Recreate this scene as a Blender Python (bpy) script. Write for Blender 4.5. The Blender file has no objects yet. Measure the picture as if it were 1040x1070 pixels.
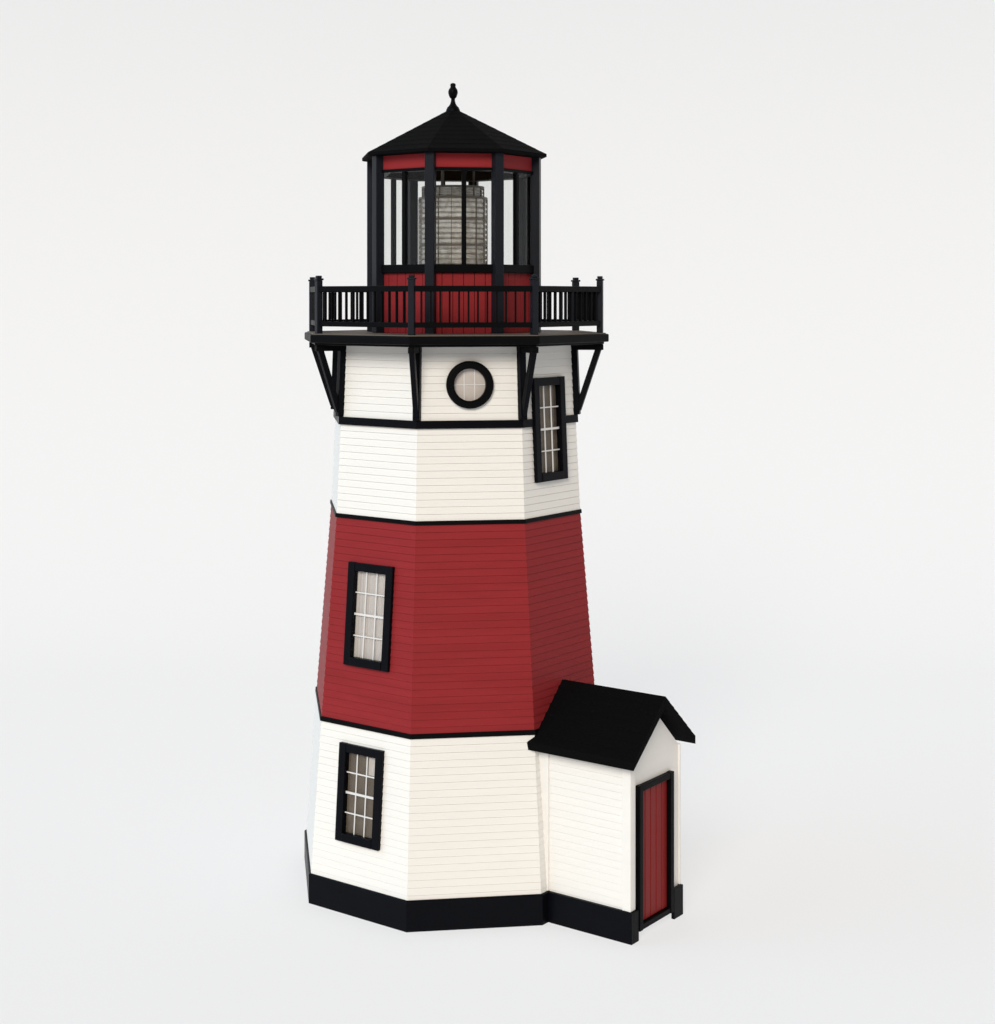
import bpy, bmesh, math, random
from mathutils import Vector, Matrix
random.seed(7)
R_ = math.radians
S = 0.37                     # metres per modelling unit (base circumradius = 1 unit)
YAW = R_(7.78)
A0 = 23.12                   # half angle of the front face of the tower octagon
scene = bpy.context.scene
C = scene.collection

# ------------------------------------------------------------------ materials
def new_mat(name):
    m = bpy.data.materials.new(name); m.use_nodes = True
    nt = m.node_tree
    return m, nt, nt.nodes['Principled BSDF']

def paint(name, col, rough=0.45, var=0.04, grain=(2.5, 2.5, 60), bump=0.08, spec=0.5, coat=0.0,
          scale=14.0, vec_scale=(1, 1, 1), bump_scale=6.0, bdist=0.002):
    """painted board: slight uneven colour, slight uneven sheen, fine wood grain under the paint"""
    m, nt, b = new_mat(name)
    N, L = nt.nodes, nt.links
    tc = N.new('ShaderNodeTexCoord')
    mp = N.new('ShaderNodeMapping'); mp.inputs['Scale'].default_value = vec_scale
    L.new(tc.outputs['Object'], mp.inputs['Vector'])
    n1 = N.new('ShaderNodeTexNoise'); n1.inputs['Scale'].default_value = scale
    n1.inputs['Detail'].default_value = 6; n1.inputs['Roughness'].default_value = 0.6
    L.new(mp.outputs['Vector'], n1.inputs['Vector'])
    mix = N.new('ShaderNodeMix'); mix.data_type = 'RGBA'
    mix.inputs['A'].default_value = tuple(c * (1 - var) for c in col) + (1,)
    mix.inputs['B'].default_value = tuple(min(0.92, c * (1 + var)) for c in col) + (1,)
    L.new(n1.outputs['Fac'], mix.inputs['Factor'])
    L.new(mix.outputs['Result'], b.inputs['Base Color'])
    rr = N.new('ShaderNodeMapRange'); rr.inputs['To Min'].default_value = rough - 0.08
    rr.inputs['To Max'].default_value = rough + 0.1
    L.new(n1.outputs['Fac'], rr.inputs['Value']); L.new(rr.outputs['Result'], b.inputs['Roughness'])
    g = N.new('ShaderNodeMapping'); g.inputs['Scale'].default_value = grain
    L.new(tc.outputs['Object'], g.inputs['Vector'])
    n2 = N.new('ShaderNodeTexNoise'); n2.inputs['Scale'].default_value = bump_scale
    n2.inputs['Detail'].default_value = 4
    L.new(g.outputs['Vector'], n2.inputs['Vector'])
    bp = N.new('ShaderNodeBump'); bp.inputs['Strength'].default_value = bump
    bp.inputs['Distance'].default_value = bdist
    L.new(n2.outputs['Fac'], bp.inputs['Height']); L.new(bp.outputs['Normal'], b.inputs['Normal'])
    b.inputs['Specular IOR Level'].default_value = spec
    b.inputs['Coat Weight'].default_value = coat
    return m

M_WHITE = paint('white_siding_paint', (0.785, 0.772, 0.742), rough=0.55, var=0.035, bump=0.10, spec=0.25, scale=5, vec_scale=(1, 1, 9))
M_RED = paint('red_siding_paint', (0.245, 0.0215, 0.025), rough=0.5, var=0.20, bump=0.12, spec=0.08, scale=5, vec_scale=(1, 1, 9))
M_BLACK = paint('black_trim_paint', (0.0026, 0.0026, 0.0032), rough=0.45, var=0.3, bump=0.08, spec=0.05, grain=(20, 20, 20))
M_NAVY = paint('blue_black_gloss_paint', (0.0026, 0.003, 0.0048), rough=0.36, var=0.25, bump=0.05, spec=0.06, grain=(30, 30, 6))
M_POST = paint('black_post_paint_cool_sheen', (0.010, 0.012, 0.017), rough=0.36, var=0.2, bump=0.05, grain=(30, 30, 6), spec=0.12)  # black paint lifted towards blue, standing in for cool light on the posts
M_SHINGLE = paint('black_asphalt_shingle', (0.003, 0.003, 0.0034), rough=0.9, var=0.5, bump=0.5,
                  grain=(1, 1, 1), scale=220, bump_scale=380, spec=0.05)
M_DOOR = paint('red_door_paint', (0.20, 0.011, 0.010), spec=0.15, rough=0.45, var=0.12, bump=0.12, grain=(40, 40, 2))
M_MUNTIN = paint('white_muntin_vinyl', (0.68, 0.67, 0.66), rough=0.45, var=0.03, bump=0.02)
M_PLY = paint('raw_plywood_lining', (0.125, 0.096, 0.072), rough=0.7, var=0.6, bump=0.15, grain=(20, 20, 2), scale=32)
M_REFLECT = paint('pale_reflection_tone', (0.56, 0.51, 0.49), rough=0.8, var=0.08, bump=0.15, grain=(60, 60, 60), scale=30)  # pale tone standing for what the window panes reflect
M_BRASS = paint('dark_lens_metal', (0.16, 0.14, 0.12), rough=0.35, var=0.25, bump=0.04)
M_DECK = paint('deck_grey_brown_paint', (0.12, 0.095, 0.075), rough=0.6, var=0.15, bump=0.15, grain=(3, 40, 3))

def thin_glass(name, tint, refl=1.0):
    m = bpy.data.materials.new(name); m.use_nodes = True
    nt = m.node_tree; N, L = nt.nodes, nt.links
    N.remove(N['Principled BSDF'])
    out = N['Material Output']
    tr = N.new('ShaderNodeBsdfTransparent'); tr.inputs['Color'].default_value = tint + (1,)
    gl = N.new('ShaderNodeBsdfGlossy'); gl.inputs['Roughness'].default_value = 0.03
    gl.inputs['Color'].default_value = (refl, refl, refl, 1)
    lw = N.new('ShaderNodeLayerWeight')
    pw = N.new('ShaderNodeMath'); pw.operation = 'POWER'; pw.inputs[1].default_value = 4.0
    L.new(lw.outputs['Facing'], pw.inputs[0])
    ma = N.new('ShaderNodeMath'); ma.operation = 'MULTIPLY_ADD'
    ma.inputs[1].default_value = 0.14; ma.inputs[2].default_value = 0.012
    L.new(pw.outputs['Value'], ma.inputs[0])
    mx = N.new('ShaderNodeMixShader')
    L.new(ma.outputs['Value'], mx.inputs['Fac'])
    L.new(tr.outputs['BSDF'], mx.inputs[1]); L.new(gl.outputs['BSDF'], mx.inputs[2])
    L.new(mx.outputs['Shader'], out.inputs['Surface'])
    return m
M_GLASS = thin_glass('clear_window_glass', (0.95, 0.955, 0.95))

def lens_mat():
    m, nt, b = new_mat('ribbed_lens_acrylic')
    N, L = nt.nodes, nt.links
    tc = N.new('ShaderNodeTexCoord')
    n = N.new('ShaderNodeTexNoise'); n.inputs['Scale'].default_value = 70; n.inputs['Detail'].default_value = 5
    L.new(tc.outputs['Object'], n.inputs['Vector'])
    cr = N.new('ShaderNodeValToRGB')
    cr.color_ramp.elements[0].position = 0.38; cr.color_ramp.elements[0].color = (0.66, 0.62, 0.56, 1)
    cr.color_ramp.elements[1].position = 0.60; cr.color_ramp.elements[1].color = (0.98, 0.96, 0.93, 1)
    L.new(n.outputs['Fac'], cr.inputs['Fac']); L.new(cr.outputs['Color'], b.inputs['Base Color'])
    b.inputs['Roughness'].default_value = 0.16
    b.inputs['Transmission Weight'].default_value = 0.5
    b.inputs['IOR'].default_value = 1.45
    return m
M_LENS = lens_mat()

def frosted_mat():
    m, nt, b = new_mat('frosted_porthole_glass')
    N, L = nt.nodes, nt.links
    tc = N.new('ShaderNodeTexCoord')
    n = N.new('ShaderNodeTexNoise'); n.inputs['Scale'].default_value = 22; n.inputs['Detail'].default_value = 4
    L.new(tc.outputs['Object'], n.inputs['Vector'])
    cr = N.new('ShaderNodeValToRGB')
    cr.color_ramp.elements[0].position = 0.3; cr.color_ramp.elements[0].color = (0.46, 0.415, 0.385, 1)
    cr.color_ramp.elements[1].position = 0.7; cr.color_ramp.elements[1].color = (0.55, 0.505, 0.47, 1)
    L.new(n.outputs['Fac'], cr.inputs['Fac']); L.new(cr.outputs['Color'], b.inputs['Base Color'])
    b.inputs['Roughness'].default_value = 0.22
    return m
M_FROST = frosted_mat()

def backdrop_mat():
    """added translucent sweep; world light through it from behind weakens floor shadows"""
    m = bpy.data.materials.new('added_backlit_sweep'); m.use_nodes = True
    nt = m.node_tree; N, L = nt.nodes, nt.links
    N.remove(N['Principled BSDF'])
    d = N.new('ShaderNodeBsdfDiffuse'); d.inputs['Color'].default_value = BACK_D + (1,)
    t = N.new('ShaderNodeBsdfTranslucent'); t.inputs['Color'].default_value = BACK_T + (1,)
    a = N.new('ShaderNodeAddShader')
    L.new(d.outputs['BSDF'], a.inputs[0]); L.new(t.outputs['BSDF'], a.inputs[1])
    L.new(a.outputs['Shader'], N['Material Output'].inputs['Surface'])
    return m
BACK_D = (0.272, 0.277, 0.284)
BACK_T = (0.62, 0.62, 0.62)

# ------------------------------------------------------------------ mesh helpers (modelling units)
ROOT = bpy.data.objects.new('lighthouse', None); C.objects.link(ROOT)
ROOT.rotation_euler = (0, 0, YAW)
ROOT.empty_display_size = 0.1
ROOT['label'] = 'garden lighthouse of white and red siding bands with black trim and a small entrance shed'
ROOT['category'] = 'lighthouse'

def link(name, bm, mat, parent=ROOT, label=None, bevel=0.0, smooth=False, recalc=True):
    if recalc: bmesh.ops.recalc_face_normals(bm, faces=bm.faces)
    for v in bm.verts: v.co *= S
    me = bpy.data.meshes.new(name); bm.to_mesh(me); bm.free()
    if smooth:
        for p in me.polygons: p.use_smooth = True
    me.materials.append(mat)
    o = bpy.data.objects.new(name, me); C.objects.link(o); o.parent = parent
    if label: o['label'] = label
    if bevel:
        b = o.modifiers.new('bevel', 'BEVEL'); b.width = bevel * S; b.segments = 2
        b.limit_method = 'ANGLE'; b.angle_limit = R_(40)
    return o

def dup(o, parent, matrix=None, label=None):
    c = o.copy(); C.objects.link(c); c.parent = parent
    if matrix is not None: c.matrix_basis = matrix
    return c

def frame(o, x, y, z):
    """matrix from an origin and three axes"""
    return Matrix(((x[0], y[0], z[0], o[0]), (x[1], y[1], z[1], o[1]), (x[2], y[2], z[2], o[2]), (0, 0, 0, 1)))

def box(bm, x0, x1, y0, y1, z0, z1, M=None):
    P = [Vector(p) for p in ((x0, y0, z0), (x1, y0, z0), (x1, y1, z0), (x0, y1, z0),
                             (x0, y0, z1), (x1, y0, z1), (x1, y1, z1), (x0, y1, z1))]
    if M is not None: P = [M @ p for p in P]
    v = [bm.verts.new(p) for p in P]
    for f in ((0, 3, 2, 1), (4, 5, 6, 7), (0, 1, 5, 4), (1, 2, 6, 5), (2, 3, 7, 6), (3, 0, 4, 7)):
        bm.faces.new([v[i] for i in f])

def beam(bm, a, b, w, d, side):
    """bar from a to b, w across along `side`, d in the third direction"""
    a, b, side = Vector(a), Vector(b), Vector(side)
    t = (b - a).normalized(); s = (side - t * side.dot(t)).normalized(); n = t.cross(s)
    M = frame(a, s, n, t)
    box(bm, -w / 2, w / 2, -d / 2, d / 2, 0, (b - a).length, M)

OCT_T = [-A0, A0, 65.2, 90 + A0, 180 - A0, 180 + A0, 245.2, 270 + A0]     # tower
OCT = [-22.5 + 45 * k for k in range(8)]                                       # gallery and lantern

def pt(r, deg, z):
    a = R_(deg); return Vector((r * math.sin(a), -r * math.cos(a), z))

def ring(bm, prof, angs, closed=True):
    """profile of (r, z) swept round the corner angles; closed profile -> solid ring"""
    rows = [[bm.verts.new(pt(r, a, z)) for a in angs] for r, z in prof]
    n = len(rows); m = len(angs)
    for i in range(n if closed else n - 1):
        for k in range(m):
            bm.faces.new((rows[i][k], rows[i][(k + 1) % m], rows[(i + 1) % n][(k + 1) % m], rows[(i + 1) % n][k]))
    return rows

def solid(bm, prof, angs):
    rows = ring(bm, prof, angs, closed=False)
    bm.faces.new(rows[0][::-1]); bm.faces.new(rows[-1])

def lathe(bm, prof, seg=32):
    solid(bm, prof, [360 / seg * k for k in range(seg)])

# ------------------------------------------------------------------ tower
ZK = [0, 1.0877, 2.296, 2.862, 3.34]
RK = [1.0, 0.9177, 0.8158, 0.788, 0.769]
def Rz(z):
    for i in range(4):
        if z <= ZK[i + 1] or i == 3:
            f = (z - ZK[i]) / (ZK[i + 1] - ZK[i]); return RK[i] + f * (RK[i + 1] - RK[i])

TH = 0.05
def wall_section(z0, z1, mat, label, course=0.0422, lap=0.0040, groove=0.0024):
    n = max(1, round((z1 - z0) / course)); prof = []
    for i in range(n):
        a = z0 + (z1 - z0) * i / n; b = z0 + (z1 - z0) * (i + 1) / n
        ro_ = Rz(b) - 0.004
        prof += [(Rz(a) - 0.004 + lap, a), (ro_, b - groove), (ro_ - .004, b - groove * .9), (ro_ - .004, b)]
    prof += [(Rz(z1) - TH, z1), (Rz(z0) - TH, z0)]
    bm = bmesh.new(); ring(bm, prof, OCT_T)
    return link('wall_section', bm, mat, label=label)

w_low = wall_section(0.16, 1.075, M_WHITE, 'white lowest wall section of lapped siding')
w_red = wall_section(1.095, 2.285, M_RED, 'red middle wall section of lapped siding', groove=0.0016)
w_up = wall_section(2.305, 2.845, M_WHITE, 'white upper wall section of lapped siding', lap=0.0030, groove=0.0019)
w_top = wall_section(2.885, 3.318, M_WHITE, 'white wall section under the gallery deck', lap=0.0030, groove=0.0019)

def band(z0, z1, out, mat=M_BLACK):
    bm = bmesh.new()
    ring(bm, [(Rz(z0) + out, z0), (Rz(z1) + out, z1), (Rz(z1) - TH - .01, z1), (Rz(z0) - TH - .01, z0)], OCT_T)
    return link('trim_band', bm, mat, bevel=0.003)
b_red = band(1.075, 1.103, 0.007)
b_mid = band(2.284, 2.308, 0.007)
b_top = band(2.840, 2.886, 0.012, M_NAVY)

# base skirt: eight upright boards mitred at the corners, one ring
bm = bmesh.new()
ring(bm, [(1.0, 0.0), (1.0, 0.170), (0.994, 0.1765), (0.93, 0.1765), (0.93, 0.0)], OCT_T)
link('base_skirt', bm, M_NAVY, bevel=0.002)

# ------------------------------------------------------------------ windows in the tower faces
def face_frame(ka, kb, z, zlo, zhi):
    """local frame on a tower face (x along, y out, z up the slope), origin on its centre line at height z"""
    a = lambda k, zz: pt(Rz(zz), OCT_T[k], zz)
    m0 = (a(ka, zlo) + a(kb, zlo)) / 2; m1 = (a(ka, zhi) + a(kb, zhi)) / 2
    up = (m1 - m0).normalized()
    ux = (a(kb, zlo) - a(ka, zlo)).normalized()
    n = ux.cross(up)
    o = m0 + (m1 - m0) * ((z - zlo) / (zhi - zlo))
    return frame(o, ux, n, up)

cut_list = {}
def cut(objs, bm_cut):
    bmesh.ops.recalc_face_normals(bm_cut, faces=bm_cut.faces)
    for v in bm_cut.verts: v.co *= S
    me = bpy.data.meshes.new('cutter'); bm_cut.to_mesh(me); bm_cut.free()
    co = bpy.data.objects.new('cutter', me); C.objects.link(co)
    co.parent = ROOT
    for o in objs:
        md = o.modifiers.new('cut', 'BOOLEAN'); md.operation = 'DIFFERENCE'; md.solver = 'EXACT'; md.object = co
        if len(o.modifiers) > 1:                       # holes before edge rounding
            o.modifiers.move(len(o.modifiers) - 1, 0)
        bv = [(m.width) for m in o.modifiers if m.type == 'BEVEL']
        for m in list(o.modifiers):
            if m.type == 'BEVEL': o.modifiers.remove(m)
        bpy.context.view_layer.update()
        dg = bpy.context.evaluated_depsgraph_get()
        nm = bpy.data.meshes.new_from_object(o.evaluated_get(dg))
        o.modifiers.clear(); nm.name = o.name; o.data = nm
    bpy.data.objects.remove(co)

def make_window(M, w, h, walls, label, reflect_sheet, reflect_spots=None):
    """M: frame at the window centre"""
    iw, ih = w / 2 - 0.052, h / 2 - 0.050
    c = bmesh.new(); box(c, -iw - .006, iw + .006, -0.14, 0.06, -ih - .006, ih + .006, M); cut(walls, c)
    bm = bmesh.new()
    # casing boards, butted: sides run full height, head and sill between them
    f0, f1 = -0.026, 0.021
    box(bm, -w / 2, -iw, f0, f1, -h / 2, h / 2, M); box(bm, iw, w / 2, f0, f1, -h / 2, h / 2, M)
    box(bm, -iw, iw, f0, f1 - .002, ih, h / 2 - .001, M); box(bm, -iw, iw, f0, f1 + .004, -h / 2 + .001, -ih, M)
    win = link('window', bm, M_NAVY, label=label, bevel=0.003)
    # glazing bars: two uprights, three rails (the middle one is the heavier meeting rail)
    bm = bmesh.new()
    for fx in (-1 / 3, 1 / 3): box(bm, fx * iw - .0037, fx * iw + .0037, -.0058, .0008, -ih, ih, M)
    for fz, t in ((-.5, .0040), (0, .0068), (.5, .0040)):
        box(bm, -iw, iw, -.0062, .003 if fz == 0 else .0016, fz * ih - t, fz * ih + t, M)
    link('glazing_bars', bm, M_MUNTIN, parent=win, bevel=0.0015)
    bm = bmesh.new(); box(bm, -iw, iw, -.0088, -.0068, -ih, ih, M)
    link('pane', bm, M_GLASS, parent=win)
    # behind the glass: plywood lining, pale wavy sheets painting in a reflection
    bm = bmesh.new()
    if reflect_sheet:
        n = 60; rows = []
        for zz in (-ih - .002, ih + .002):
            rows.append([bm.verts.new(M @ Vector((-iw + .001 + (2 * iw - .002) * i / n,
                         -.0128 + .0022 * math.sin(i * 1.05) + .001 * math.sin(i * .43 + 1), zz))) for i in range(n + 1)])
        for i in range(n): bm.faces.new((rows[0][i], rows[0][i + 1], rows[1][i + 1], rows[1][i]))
        link('reflect_sheet', bm, M_REFLECT, parent=win, smooth=True)
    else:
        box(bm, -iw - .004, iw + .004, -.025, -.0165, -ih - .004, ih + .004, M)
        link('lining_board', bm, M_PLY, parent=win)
        if reflect_spots:
            for x0, x1, z0, z1 in reflect_spots:
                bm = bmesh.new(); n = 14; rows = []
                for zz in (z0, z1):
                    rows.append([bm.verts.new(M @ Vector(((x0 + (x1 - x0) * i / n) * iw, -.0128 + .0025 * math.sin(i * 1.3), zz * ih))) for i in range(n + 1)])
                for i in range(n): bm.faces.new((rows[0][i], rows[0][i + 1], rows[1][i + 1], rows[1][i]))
                link('reflect_sheet', bm, M_REFLECT, parent=win, smooth=True)
    return win

# left face = corners 7 (-66.9) .. 0 (-23.1); front = 0..1 ; right = 1..2
Mw1 = face_frame(7, 0, 0.696, 0, 1.0877) @ Matrix.Translation((-0.010, 0, 0))
make_window(Mw1, 0.330, 0.567, [w_low], 'window with white bars in the lowest white section', False,
            reflect_spots=[(.36, .99, .52, .99)])  # pale patch painting a reflected spot into the upper right panes
Mw2 = face_frame(7, 0, 1.732, 1.0877, 2.296) @ Matrix.Translation((-0.005, 0, 0))
make_window(Mw2, 0.340, 0.604, [w_red], 'window with pale painted reflection in the red section', True)
Mw3 = face_frame(1, 2, 2.817, 2.45, 3.2) @ Matrix.Translation((-0.018, 0, 0))
make_window(Mw3, 0.322, 0.617, [w_up, w_top, b_top], 'window with brown lining crossing the upper trim band', False)

# porthole on the front face under the deck
Mp = face_frame(0, 1, 3.093, 2.862, 3.34)
ro, ri, seg = 0.139, 0.094, 48
c = bmesh.new()
rows = [[c.verts.new(Mp @ Vector(((ri + .004) * math.cos(2 * math.pi * k / seg), yy, (ri + .004) * math.sin(2 * math.pi * k / seg)))) for k in range(seg)] for yy in (-.14, .06)]
for k in range(seg): c.faces.new((rows[0][k], rows[0][(k + 1) % seg], rows[1][(k + 1) % seg], rows[1][k]))
c.faces.new(rows[0]); c.faces.new(rows[1][::-1]); cut([w_top], c)
bm = bmesh.new()
prof = [(ro, -.01), (ro, .022), (ro - .010, .032), (ri + .010, .032), (ri, .024), (ri, -.03)]
rows = [[bm.verts.new(Mp @ Vector((r * math.cos(2 * math.pi * k / seg), y, r * math.sin(2 * math.pi * k / seg)))) for k in range(seg)] for r, y in prof]
for i in range(len(rows)):
    for k in range(seg):
        bm.faces.new((rows[i][k], rows[i][(k + 1) % seg], rows[(i + 1) % 6][(k + 1) % seg], rows[(i + 1) % 6][k]))
port = link('porthole', bm, M_BLACK, label='round porthole with a black ring', bevel=0.003)
bm = bmesh.new()
rows = [[bm.verts.new(Mp @ Vector((ri * 1.02 * math.cos(2 * math.pi * k / seg), y, ri * 1.02 * math.sin(2 * math.pi * k / seg)))) for k in range(seg)] for y in (-.022, -.012)]
for k in range(seg): bm.faces.new((rows[0][k], rows[0][(k + 1) % seg], rows[1][(k + 1) % seg], rows[1][k]))
bm.faces.new(rows[0]); bm.faces.new(rows[1][::-1])
link('pane', bm, M_FROST, parent=port)
bm = bmesh.new()
for fx in (-.031, .031): box(bm, fx - .0025, fx + .0025, -.012, -.0085, -.088, .088, Mp)
box(bm, -.092, .092, -.012, -.0080, -.0025, .0025, Mp)
link('glazing_bars', bm, M_MUNTIN, parent=port)

# ------------------------------------------------------------------ gallery: deck, brackets, railing
ZD = 3.380
bm = bmesh.new()
solid(bm, [(0.955, 3.318), (0.955, 3.331), (0.978, 3.331), (0.984, 3.336), (0.984, 3.374), (0.978, ZD)], OCT)
link('gallery_deck', bm, M_BLACK, bevel=0.003)
bm = bmesh.new()
ring(bm, [(0.966, ZD - .003), (0.966, ZD + .006), (0.545, ZD + .006), (0.545, ZD - .003)], OCT)
link('deck_boards', bm, M_DECK, bevel=0.002)

for k in range(8):
    at = OCT_T[k]; ad = OCT[k]
    rad = pt(1, at, 0); tan = Vector((rad.y * -1, rad.x, 0))
    bm = bmesh.new()
    lo = pt(Rz(2.886) + .006, at, 2.887); hi = pt(Rz(3.318) + .006, at, 3.317)
    beam(bm, lo, hi, 0.042, 0.040, tan)
    post = link('bracket', bm, M_NAVY, bevel=0.003)
    bm = bmesh.new()
    a = pt(Rz(2.93) + .015, at, 2.915); b = pt(0.930, ad, 3.318)
    beam(bm, a, b, 0.030, 0.036, tan)
    link('brace', bm, M_NAVY, parent=post, bevel=0.003)
    bm = bmesh.new()
    beam(bm, pt(Rz(3.3) + .02, at, 3.299), pt(0.950, ad, 3.299), 0.034, 0.036, tan)
    link('bearer', bm, M_BLACK, parent=post, bevel=0.003)

RR = 0.929
bm = bmesh.new()
for k in range(8):
    p, q = pt(RR, OCT[k], 0), pt(RR, OCT[(k + 1) % 8], 0)
    d = (q - p).normalized(); e = 0.016
    nrm = Vector((d.y, -d.x, 0))
    for z0, w, hh in ((3.652, .034, .034), (3.444, .028, .030)):
        beam(bm, p + d * e + Vector((0, 0, z0)), q - d * e + Vector((0, 0, z0)), w, hh, nrm)
rail = link('gallery_railing', bm, M_BLACK, bevel=0.003)
bm = bmesh.new()
w = 0.0185
box(bm, -w, w, -w, w, 0, .318)
box(bm, -w - .005, w + .005, -w - .005, w + .005, .318, .330)
v = len(bm.verts)
box(bm, -w + .003, w - .003, -w + .003, w - .003, .330, .346)
p0 = link('post', bm, M_POST, parent=rail, bevel=0.004)
bm = bmesh.new(); box(bm, -.0045, .0045, -.009, .009, 3.459, 3.635)
bal0 = link('baluster', bm, M_BLACK, parent=rail, bevel=0.002)
for k in range(8):
    a = R_(OCT[k]); p = pt(RR, OCT[k], ZD + .006) * S
    Mx = Matrix.Translation(p) @ Matrix.Rotation(a, 4, 'Z')
    if k == 0: p0.matrix_basis = Mx
    else: dup(p0, rail, Mx)
    p, q = pt(RR, OCT[k], 0), pt(RR, OCT[(k + 1) % 8], 0)
    for j in range(12):
        pos = p + (q - p) * ((j + 1) / 13)
        Mx = Matrix.Translation(pos * S) @ Matrix.Rotation(a + R_(22.5), 4, 'Z')
        if k == 0 and j == 0: bal0.matrix_basis = Mx
        else: dup(bal0, rail, Mx)

# ------------------------------------------------------------------ lantern room
RL = 0.526
def oring(name, r0, r1, z0, z1, mat, bevel=.003, label=None):
    bm = bmesh.new(); ring(bm, [(r1, z0), (r1, z1), (r0, z1), (r0, z0)], OCT)
    return link(name, bm, mat, bevel=bevel, label=label)
# red parapet of upright boards: eight panels with shallow grooves between the boards
bm = bmesh.new()
for k in range(8):
    p, q = pt(0.512, OCT[k], 0), pt(0.512, OCT[(k + 1) % 8], 0)
    d = (q - p).normalized(); n = Vector((d.y, -d.x, 0)); Ln = (q - p).length
    M = frame(p, d, n, Vector((0, 0, 1)))
    nb = 6
    for j in range(nb):
        x0 = Ln * j / nb + .0015; x1 = Ln * (j + 1) / nb - .0015
        box(bm, x0, x1, -.02, 0, ZD + .006, 3.750, M)
    box(bm, 0.0, Ln, -.03, -.0205, ZD + .006, 3.750, M)
link('lantern_wall', bm, M_RED, bevel=.002, label='red boarded lantern wall behind the railing')
oring('window_sill', .47, .534, 3.750, 3.800, M_BLACK)
oring('window_header', .47, .532, 4.360, 4.378, M_BLACK)
oring('ceiling_ring', .44, .468, 4.362, 4.4635, M_BLACK)
oring('frieze', .47, .520, 4.378, 4.464, M_RED, label='red frieze under the lantern roof')
bm = bmesh.new(); box(bm, -.029, .029, -.030, .026, ZD + .006, 4.466)
lp = link('lantern_post', bm, M_POST, bevel=.004)
bm = bmesh.new(); box(bm, -.19, .19, -.002, .002, 3.800, 4.360)
pane0 = link('lantern_pane', bm, M_GLASS)
bm = bmesh.new(); box(bm, -.0135, .0135, -.014, .014, 3.800, 4.360)
mun0 = link('mullion', bm, M_BLACK, parent=pane0, bevel=.003)
for k in range(8):
    a = R_(OCT[k])
    Mx = Matrix.Translation(pt(RL, OCT[k], 0) * S) @ Matrix.Rotation(a, 4, 'Z')
    if k == 0: lp.matrix_basis = Mx
    else: dup(lp, ROOT, Mx)
    am = OCT[k] + 22.5
    Mx = Matrix.Translation(pt(RL * math.cos(R_(22.5)) - .006, am, 0) * S) @ Matrix.Rotation(R_(am), 4, 'Z')
    if k == 0: pane0.matrix_basis = Mx
    else:
        pn = dup(pane0, ROOT, Mx); dup(mun0, pn)

# lantern roof: eaves board and eight shingled slopes with small courses
bm = bmesh.new()
prof = [(0.0, 4.4645), (0.585, 4.4645), (0.597, 4.468), (0.597, 4.486)]
nc = 9; zb, rb, zt, rt = 4.488, 0.592, 4.774, 0.030
for i in range(nc):
    f0, f1 = i / nc, (i + 1) / nc
    r0 = rb + (rt - rb) * f0; r1 = rb + (rt - rb) * f1
    z0 = zb + (zt - zb) * f0; z1 = zb + (zt - zb) * f1
    prof += [(r0 + .001, z0), (r1, z1 - .0008)]
rows = [[bm.verts.new(pt(r, a, z)) for a in OCT] for r, z in prof[1:]]
for i in range(len(rows) - 1):
    for k in range(8):
        bm.faces.new((rows[i][k], rows[i][(k + 1) % 8], rows[i + 1][(k + 1) % 8], rows[i + 1][k]))
bm.faces.new(rows[0][::-1]); bm.faces.new(rows[-1])
roof = link('lantern_roof', bm, M_SHINGLE)
bm = bmesh.new()
lathe(bm, [(.048, 4.752), (.044, 4.772), (.036, 4.790), (.024, 4.802), (.017, 4.815), (.0125, 4.832), (.0125, 4.846),
           (.019, 4.850), (.025, 4.862), (.030, 4.880), (.030, 4.890), (.026, 4.904), (.018, 4.914), (.016, 4.922),
           (.018, 4.930), (.015, 4.939), (.006, 4.943)], 28)
link('finial', bm, M_BLACK, parent=roof, smooth=True)

# lens: ribbed drum with a narrower crown, on a pedestal
bm = bmesh.new()
prof = []
def ribs(z0, z1, r, n, amp):
    out = []
    for i in range(n):
        a = z0 + (z1 - z0) * i / n; b = z0 + (z1 - z0) * (i + 1) / n
        out += [(r - amp, a + .001), (r, a + (b - a) * .35), (r - amp * .2, b - .004), (r - amp, b)]
    return out
prof += ribs(3.800, 4.215, .211, 13, .010) + ribs(4.222, 4.285, .190, 3, .010)
lathe(bm, [(.10, 3.798)] + prof + [(.10, 4.288)], 26)
lens = link('fresnel_lens', bm, M_LENS, smooth=False, label='ribbed glass drum lens inside the lantern')
bm = bmesh.new()
for z, r in ((3.80, .217), (3.925, .2145), (4.085, .2145), (4.219, .216), (4.287, .196)):
    rows = [[bm.verts.new(pt(rr, 9 * k, zz)) for k in range(40)] for rr, zz in ((r, z - .006), (r, z + .006), (r - .022, z + .006), (r - .022, z - .006))]
    for i in range(4):
        for k in range(40):
            bm.faces.new((rows[i][k], rows[i][(k + 1) % 40], rows[(i + 1) % 4][(k + 1) % 40], rows[(i + 1) % 4][k]))
for k in range(16):
    a = 22.5 * k + 12; t = pt(1, a + 90, 0)
    beam(bm, pt(.213, a, 3.806), pt(.213, a, 4.213), .0042, .008, t)
    beam(bm, pt(.192, a, 4.225), pt(.192, a, 4.281), .0042, .008, t)
for a in (-38, 82, 202):
    beam(bm, pt(.13, a, 4.29), pt(.13, a, 4.46), .014, .014, pt(1, a + 90, 0))
link('lens_cage', bm, M_BRASS, parent=lens)
bm = bmesh.new(); lathe(bm, [(.17, ZD + .006), (.17, 3.42), (.11, 3.45), (.11, 3.74), (.19, 3.77), (.19, 3.797)], 32)
link('lens_pedestal', bm, M_BRASS, parent=lens)

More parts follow.
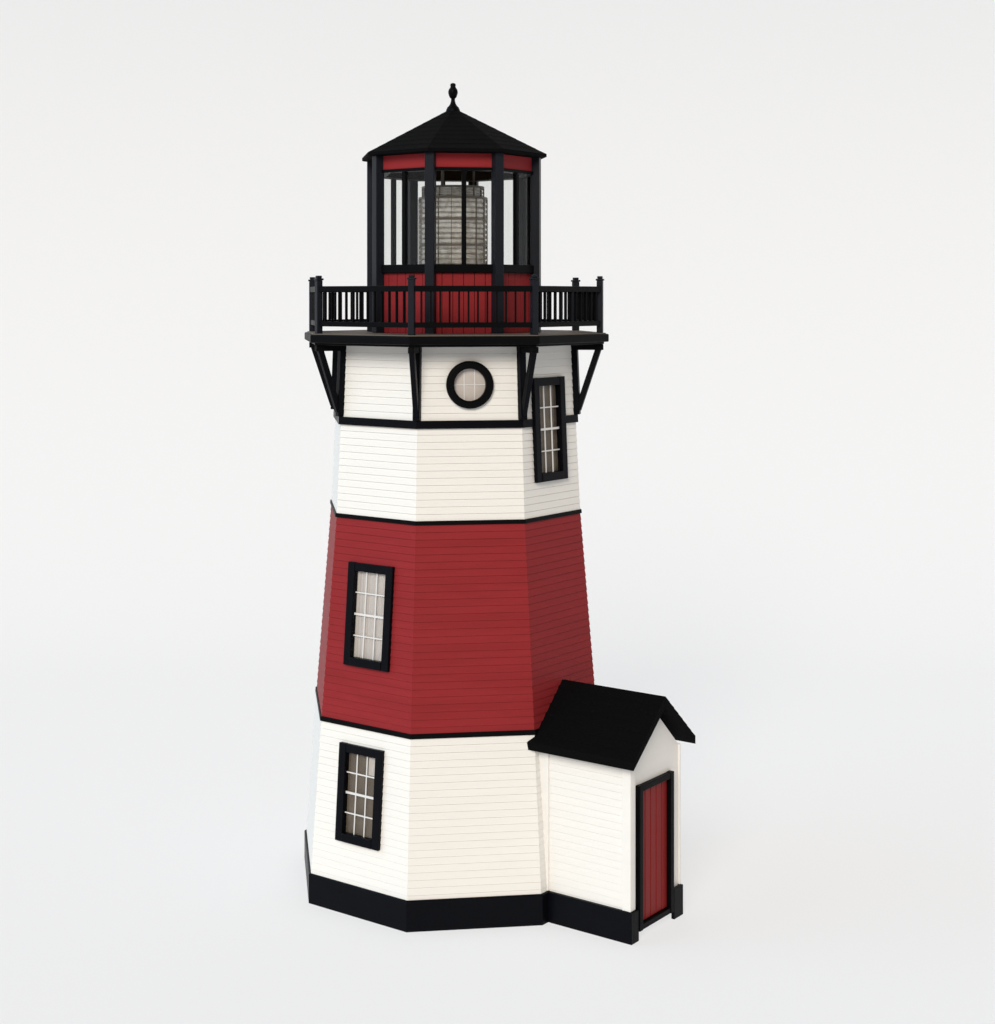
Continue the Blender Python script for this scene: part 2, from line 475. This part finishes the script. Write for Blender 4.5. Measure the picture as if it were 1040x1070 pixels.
# ------------------------------------------------------------------ entrance shed on the right-hand face
Cv = pt(1.0, A0, 0)
sn = pt(1, 45, 0); stt = Vector((-sn.y, sn.x, 0))
MS = frame(Cv, stt, sn, Vector((0, 0, 1)))          # x = s across the door wall, y = out from the tower, z up
SL, SR, LF = 0.080, 0.617, 0.534
MID = 0.3485
ZE, ZR = 1.000, 1.245                                # wall heights at side walls / gable (under the roof)
def shed_side(x_out, x_in):
    """lapped siding wall, outer face towards x_out"""
    sg = 1 if x_out > x_in else -1
    prof = []
    n = 21; z0, z1 = 0.10, ZE
    for i in range(n):
        a = z0 + (z1 - z0) * i / n; b = z0 + (z1 - z0) * (i + 1) / n
        prof += [(x_out + sg * .0045, a), (x_out, b - .0022), (x_out - sg * .004, b - .002), (x_out - sg * .004, b)]
    prof += [(x_in, z1), (x_in, z0)]
    bm2 = shed_bm
    r0 = [bm2.verts.new(MS @ Vector((x, -.13, z))) for x, z in prof]
    r1 = [bm2.verts.new(MS @ Vector((x, LF - .042, z))) for x, z in prof]
    m = len(prof)
    for i in range(m): bm2.faces.new((r0[i], r0[(i + 1) % m], r1[(i + 1) % m], r1[i]))
    # end caps strip by strip
    bm2.faces.new(r0[::-1]); bm2.faces.new(r1)
shed_bm = bmesh.new()
shed_side(SL, SL + .04); shed_side(SR, SR - .04)
# gable wall: one pentagon slab with the doorway left open
DX0, DX1, DZ = 0.176, 0.486, 0.828
def slab(bmx, pts, y0, y1):
    a = [bmx.verts.new(MS @ Vector((x, y0, z))) for x, z in pts]; b = [bmx.verts.new(MS @ Vector((x, y1, z))) for x, z in pts]
    n = len(pts)
    for i in range(n): bmx.faces.new((a[i], a[(i + 1) % n], b[(i + 1) % n], b[i]))
    bmx.faces.new(a[::-1]); bmx.faces.new(b)
gz = lambda x: ZE + (ZR - ZE) * (1 - abs(x - MID) / (MID - SL))
slab(shed_bm, [(SL, .02), (DX0, .02), (DX0, .075), (DX1, .075), (DX1, .02), (SR, .02), (SR, ZE), (MID, ZR), (SL, ZE)][:0] or
     [(SL, .035), (DX0, .035), (DX0, DZ), (DX1, DZ), (DX1, .035), (SR, .035), (SR, ZE), (MID, ZR), (SL, ZE)], LF - .04, LF)
box(shed_bm, DX0, DX1, LF - .04, LF - .003, .035, .075, MS)
shed = link('entrance_shed', shed_bm, M_WHITE, label='white lapped entrance shed with black gable roof')

# corner boards
bm = bmesh.new()
box(bm, SL - .014, SL + .02, -.10, -.005, .177, ZE - .004, MS)
link('corner_board', bm, M_WHITE, parent=shed, bevel=.003)
for x0, x1, sx0, sx1 in ((SL - .014, SL, SL - .014, SL + .0),):
    bm = bmesh.new(); box(bm, SL - .014, SL - .0015, LF - .044, LF + .012, .177, ZE - .004, MS)
    box(bm, SL - .0015, SL + .040, LF + .0012, LF + .012, .177, ZE + .012, MS)
    link('corner_board', bm, M_WHITE, parent=shed, bevel=.003)
bm = bmesh.new(); box(bm, SR + .0015, SR + .014, LF - .044, LF + .012, .177, ZE - .004, MS)
link('corner_board', bm, M_WHITE, parent=shed, bevel=.003)

# skirt boards: along both side walls, returning to the door casing on the gable
bm = bmesh.new(); sk = 0.175
box(bm, SL - .022, SL + .002, -.02, LF + .024, 0, sk, MS)
box(bm, SL + .002, 0.138, LF + .003, LF + .024, 0, sk, MS)
link('skirt_board', bm, M_NAVY, parent=shed, bevel=.002)
bm = bmesh.new()
box(bm, SR - .002, SR + .022, -.02, LF + .024, 0, sk, MS)
box(bm, 0.535, SR - .002, LF + .003, LF + .024, 0, sk, MS)
link('skirt_board', bm, M_NAVY, parent=shed, bevel=.002)

# door casing and boarded door
bm = bmesh.new(); fo = LF + .030
box(bm, 0.140, DX0, LF - .02, fo, .050, DZ + .036, MS); box(bm, DX1, 0.524, LF - .02, fo, .050, DZ + .036, MS)
box(bm, DX0, DX1, LF - .02, fo - .002, DZ, DZ + .034, MS); box(bm, DX0, DX1, LF - .02, fo - .004, .050, .082, MS)
link('door_frame', bm, M_BLACK, parent=shed, bevel=.003)
bm = bmesh.new(); nb = 5
dw = (DX1 - DX0) / nb
for j in range(nb):
    box(bm, DX0 + dw * j + .002, DX0 + dw * (j + 1) - .002, LF - .018, LF + .004, .084, DZ - .002, MS)
box(bm, DX0 + .001, DX1 - .001, LF - .03, LF - .0185, .084, DZ - .002, MS)
link('door', bm, M_DOOR, parent=shed, bevel=.004, label='red boarded door')

# roof: two thick slopes meeting at the ridge, shingle courses on top
bm = bmesh.new()
y0, y1 = -.125, 0.606
ze, zr, th = 1.035, 1.335, 0.062
half = 0.350
for sg in (-1, 1):
    def P(f, off):                                   # f 0 = eaves, 1 = ridge; off = below the top surface
        return (MID + sg * half * (1 - f), ze + (zr - ze) * f - off)
    prof = []
    n = 7
    for i in range(n):
        a, b = i / n, (i + 1) / n
        xa, za = P(a, 0); xb, zb_ = P(b, 0)
        prof += [(xa, za + .0025), (xb, zb_ - (.001 if i < n - 1 else .0))]
    xr, zr_ = P(1, th); xe, ze_ = P(0, th * .72)
    prof += [(xr, zr_ ), (xe + -sg * 0.0, ze_)]
    yb = y0
    a = [bm.verts.new(MS @ Vector((x, yb, z))) for x, z in prof]
    b = [bm.verts.new(MS @ Vector((x, y1, z))) for x, z in prof]
    m = len(prof)
    for i in range(m):
        if i == len(prof) - 3: continue              # the joint plane under the ridge
        bm.faces.new((a[i], a[(i + 1) % m], b[(i + 1) % m], b[i]))
    bm.faces.new(a[::-1]); bm.faces.new(b)
bmesh.ops.remove_doubles(bm, verts=bm.verts, dist=1e-5)
link('roof', bm, M_SHINGLE, parent=shed)

# ------------------------------------------------------------------ backdrop: one added translucent sweep, backlit to weaken floor shadows, floor curving up into the wall
bm = bmesh.new()
prof = [(-9.0, 0.0)]
yw, rad = 5.2, 3.2
prof += [(yw - rad, 0.0)]
for i in range(1, 33):
    a = math.pi / 2 * i / 32
    prof.append((yw - rad + rad * math.sin(a), rad - rad * math.cos(a)))
prof.append((yw, 9.0))
rows = [[bm.verts.new((x, y, z)) for y, z in prof] for x in (-14.0, 14.0)]
for i in range(len(prof) - 1):
    bm.faces.new((rows[0][i], rows[1][i], rows[1][i + 1], rows[0][i + 1]))
bmesh.ops.recalc_face_normals(bm, faces=bm.faces)
me = bpy.data.meshes.new('backdrop'); bm.to_mesh(me); bm.free()
for p in me.polygons: p.use_smooth = True
me.materials.append(backdrop_mat())
bd = bpy.data.objects.new('backdrop', me); C.objects.link(bd); bd['kind'] = 'structure'
bd.location.z = -0.001

# ------------------------------------------------------------------ light
W = bpy.data.worlds.new('World'); scene.world = W; W.use_nodes = True
nt = W.node_tree; N, L = nt.nodes, nt.links
bg = N['Background']
tc = N.new('ShaderNodeTexCoord')
dp = N.new('ShaderNodeVectorMath'); dp.operation = 'DOT_PRODUCT'; dp.inputs[1].default_value = (0, .7071, -.7071)
L.new(tc.outputs['Generated'], dp.inputs[0])
mr = N.new('ShaderNodeMapRange'); mr.interpolation_type = 'SMOOTHSTEP'
mr.inputs['From Min'].default_value = -.60; mr.inputs['From Max'].default_value = -.25
L.new(dp.outputs['Value'], mr.inputs['Value'])
mx = N.new('ShaderNodeMix'); mx.data_type = 'RGBA'
mx.inputs['A'].default_value = (0.10, 0.062, 0.03, 1)     # front of the world shaped dim and warm to darken the right-hand faces
sp = N.new('ShaderNodeSeparateXYZ'); L.new(tc.outputs['Generated'], sp.inputs['Vector'])
mz = N.new('ShaderNodeMapRange'); mz.inputs['From Min'].default_value = -.15; mz.inputs['From Max'].default_value = .15
L.new(sp.outputs['Z'], mz.inputs['Value'])
mb = N.new('ShaderNodeMix'); mb.data_type = 'RGBA'         # added world glow under (A) and behind (B) the sweep
mb.inputs['A'].default_value = (1.03, 1.025, 1.025, 1); mb.inputs['B'].default_value = (0.655, 0.67, 0.69, 1)
L.new(mz.outputs['Result'], mb.inputs['Factor']); L.new(mb.outputs['Result'], mx.inputs['B'])
L.new(mr.outputs['Result'], mx.inputs['Factor']); L.new(mx.outputs['Result'], bg.inputs['Color'])
bg.inputs['Strength'].default_value = 1.0

def sun(name, az, el, strength, angle, col):
    """az: degrees from straight-on, positive to the right of the camera"""
    l = bpy.data.lights.new(name, 'SUN'); l.energy = strength; l.angle = R_(angle); l.color = col
    o = bpy.data.objects.new(name, l); C.objects.link(o)
    d = Vector((math.sin(R_(az)) * math.cos(R_(el)), -math.cos(R_(az)) * math.cos(R_(el)), math.sin(R_(el))))
    o.rotation_euler = d.to_track_quat('Z', 'Y').to_euler(); o.location = d * 5
    return o
sun('key_light', -84, 36, 1.05, 50, (0.42, 0.73, 1.0))
sun('fill_light', -14, 28, 2.58, 26, (1.0, 0.935, 0.845))

# ------------------------------------------------------------------ camera (solved from the photograph)
cam = bpy.data.cameras.new('camera'); co = bpy.data.objects.new('camera', cam); C.objects.link(co)
co.location = (0, -10.30 * S, 3.602 * S); co.rotation_euler = (math.pi / 2, 0, 0)
cam.sensor_fit = 'HORIZONTAL'; cam.sensor_width = 36.0
cam.lens = 36.0 * 1720.6 / 1040
cam.shift_x = (520 - 473.5) / 1040
cam.shift_y = -(535 - 310.7) / 1040
cam.clip_end = 200
scene.camera = co
scene.view_settings.view_transform = 'Standard'; scene.view_settings.look = 'None'
scene.view_settings.exposure = 0; scene.view_settings.gamma = 1
scene.view_settings.use_curve_mapping = False
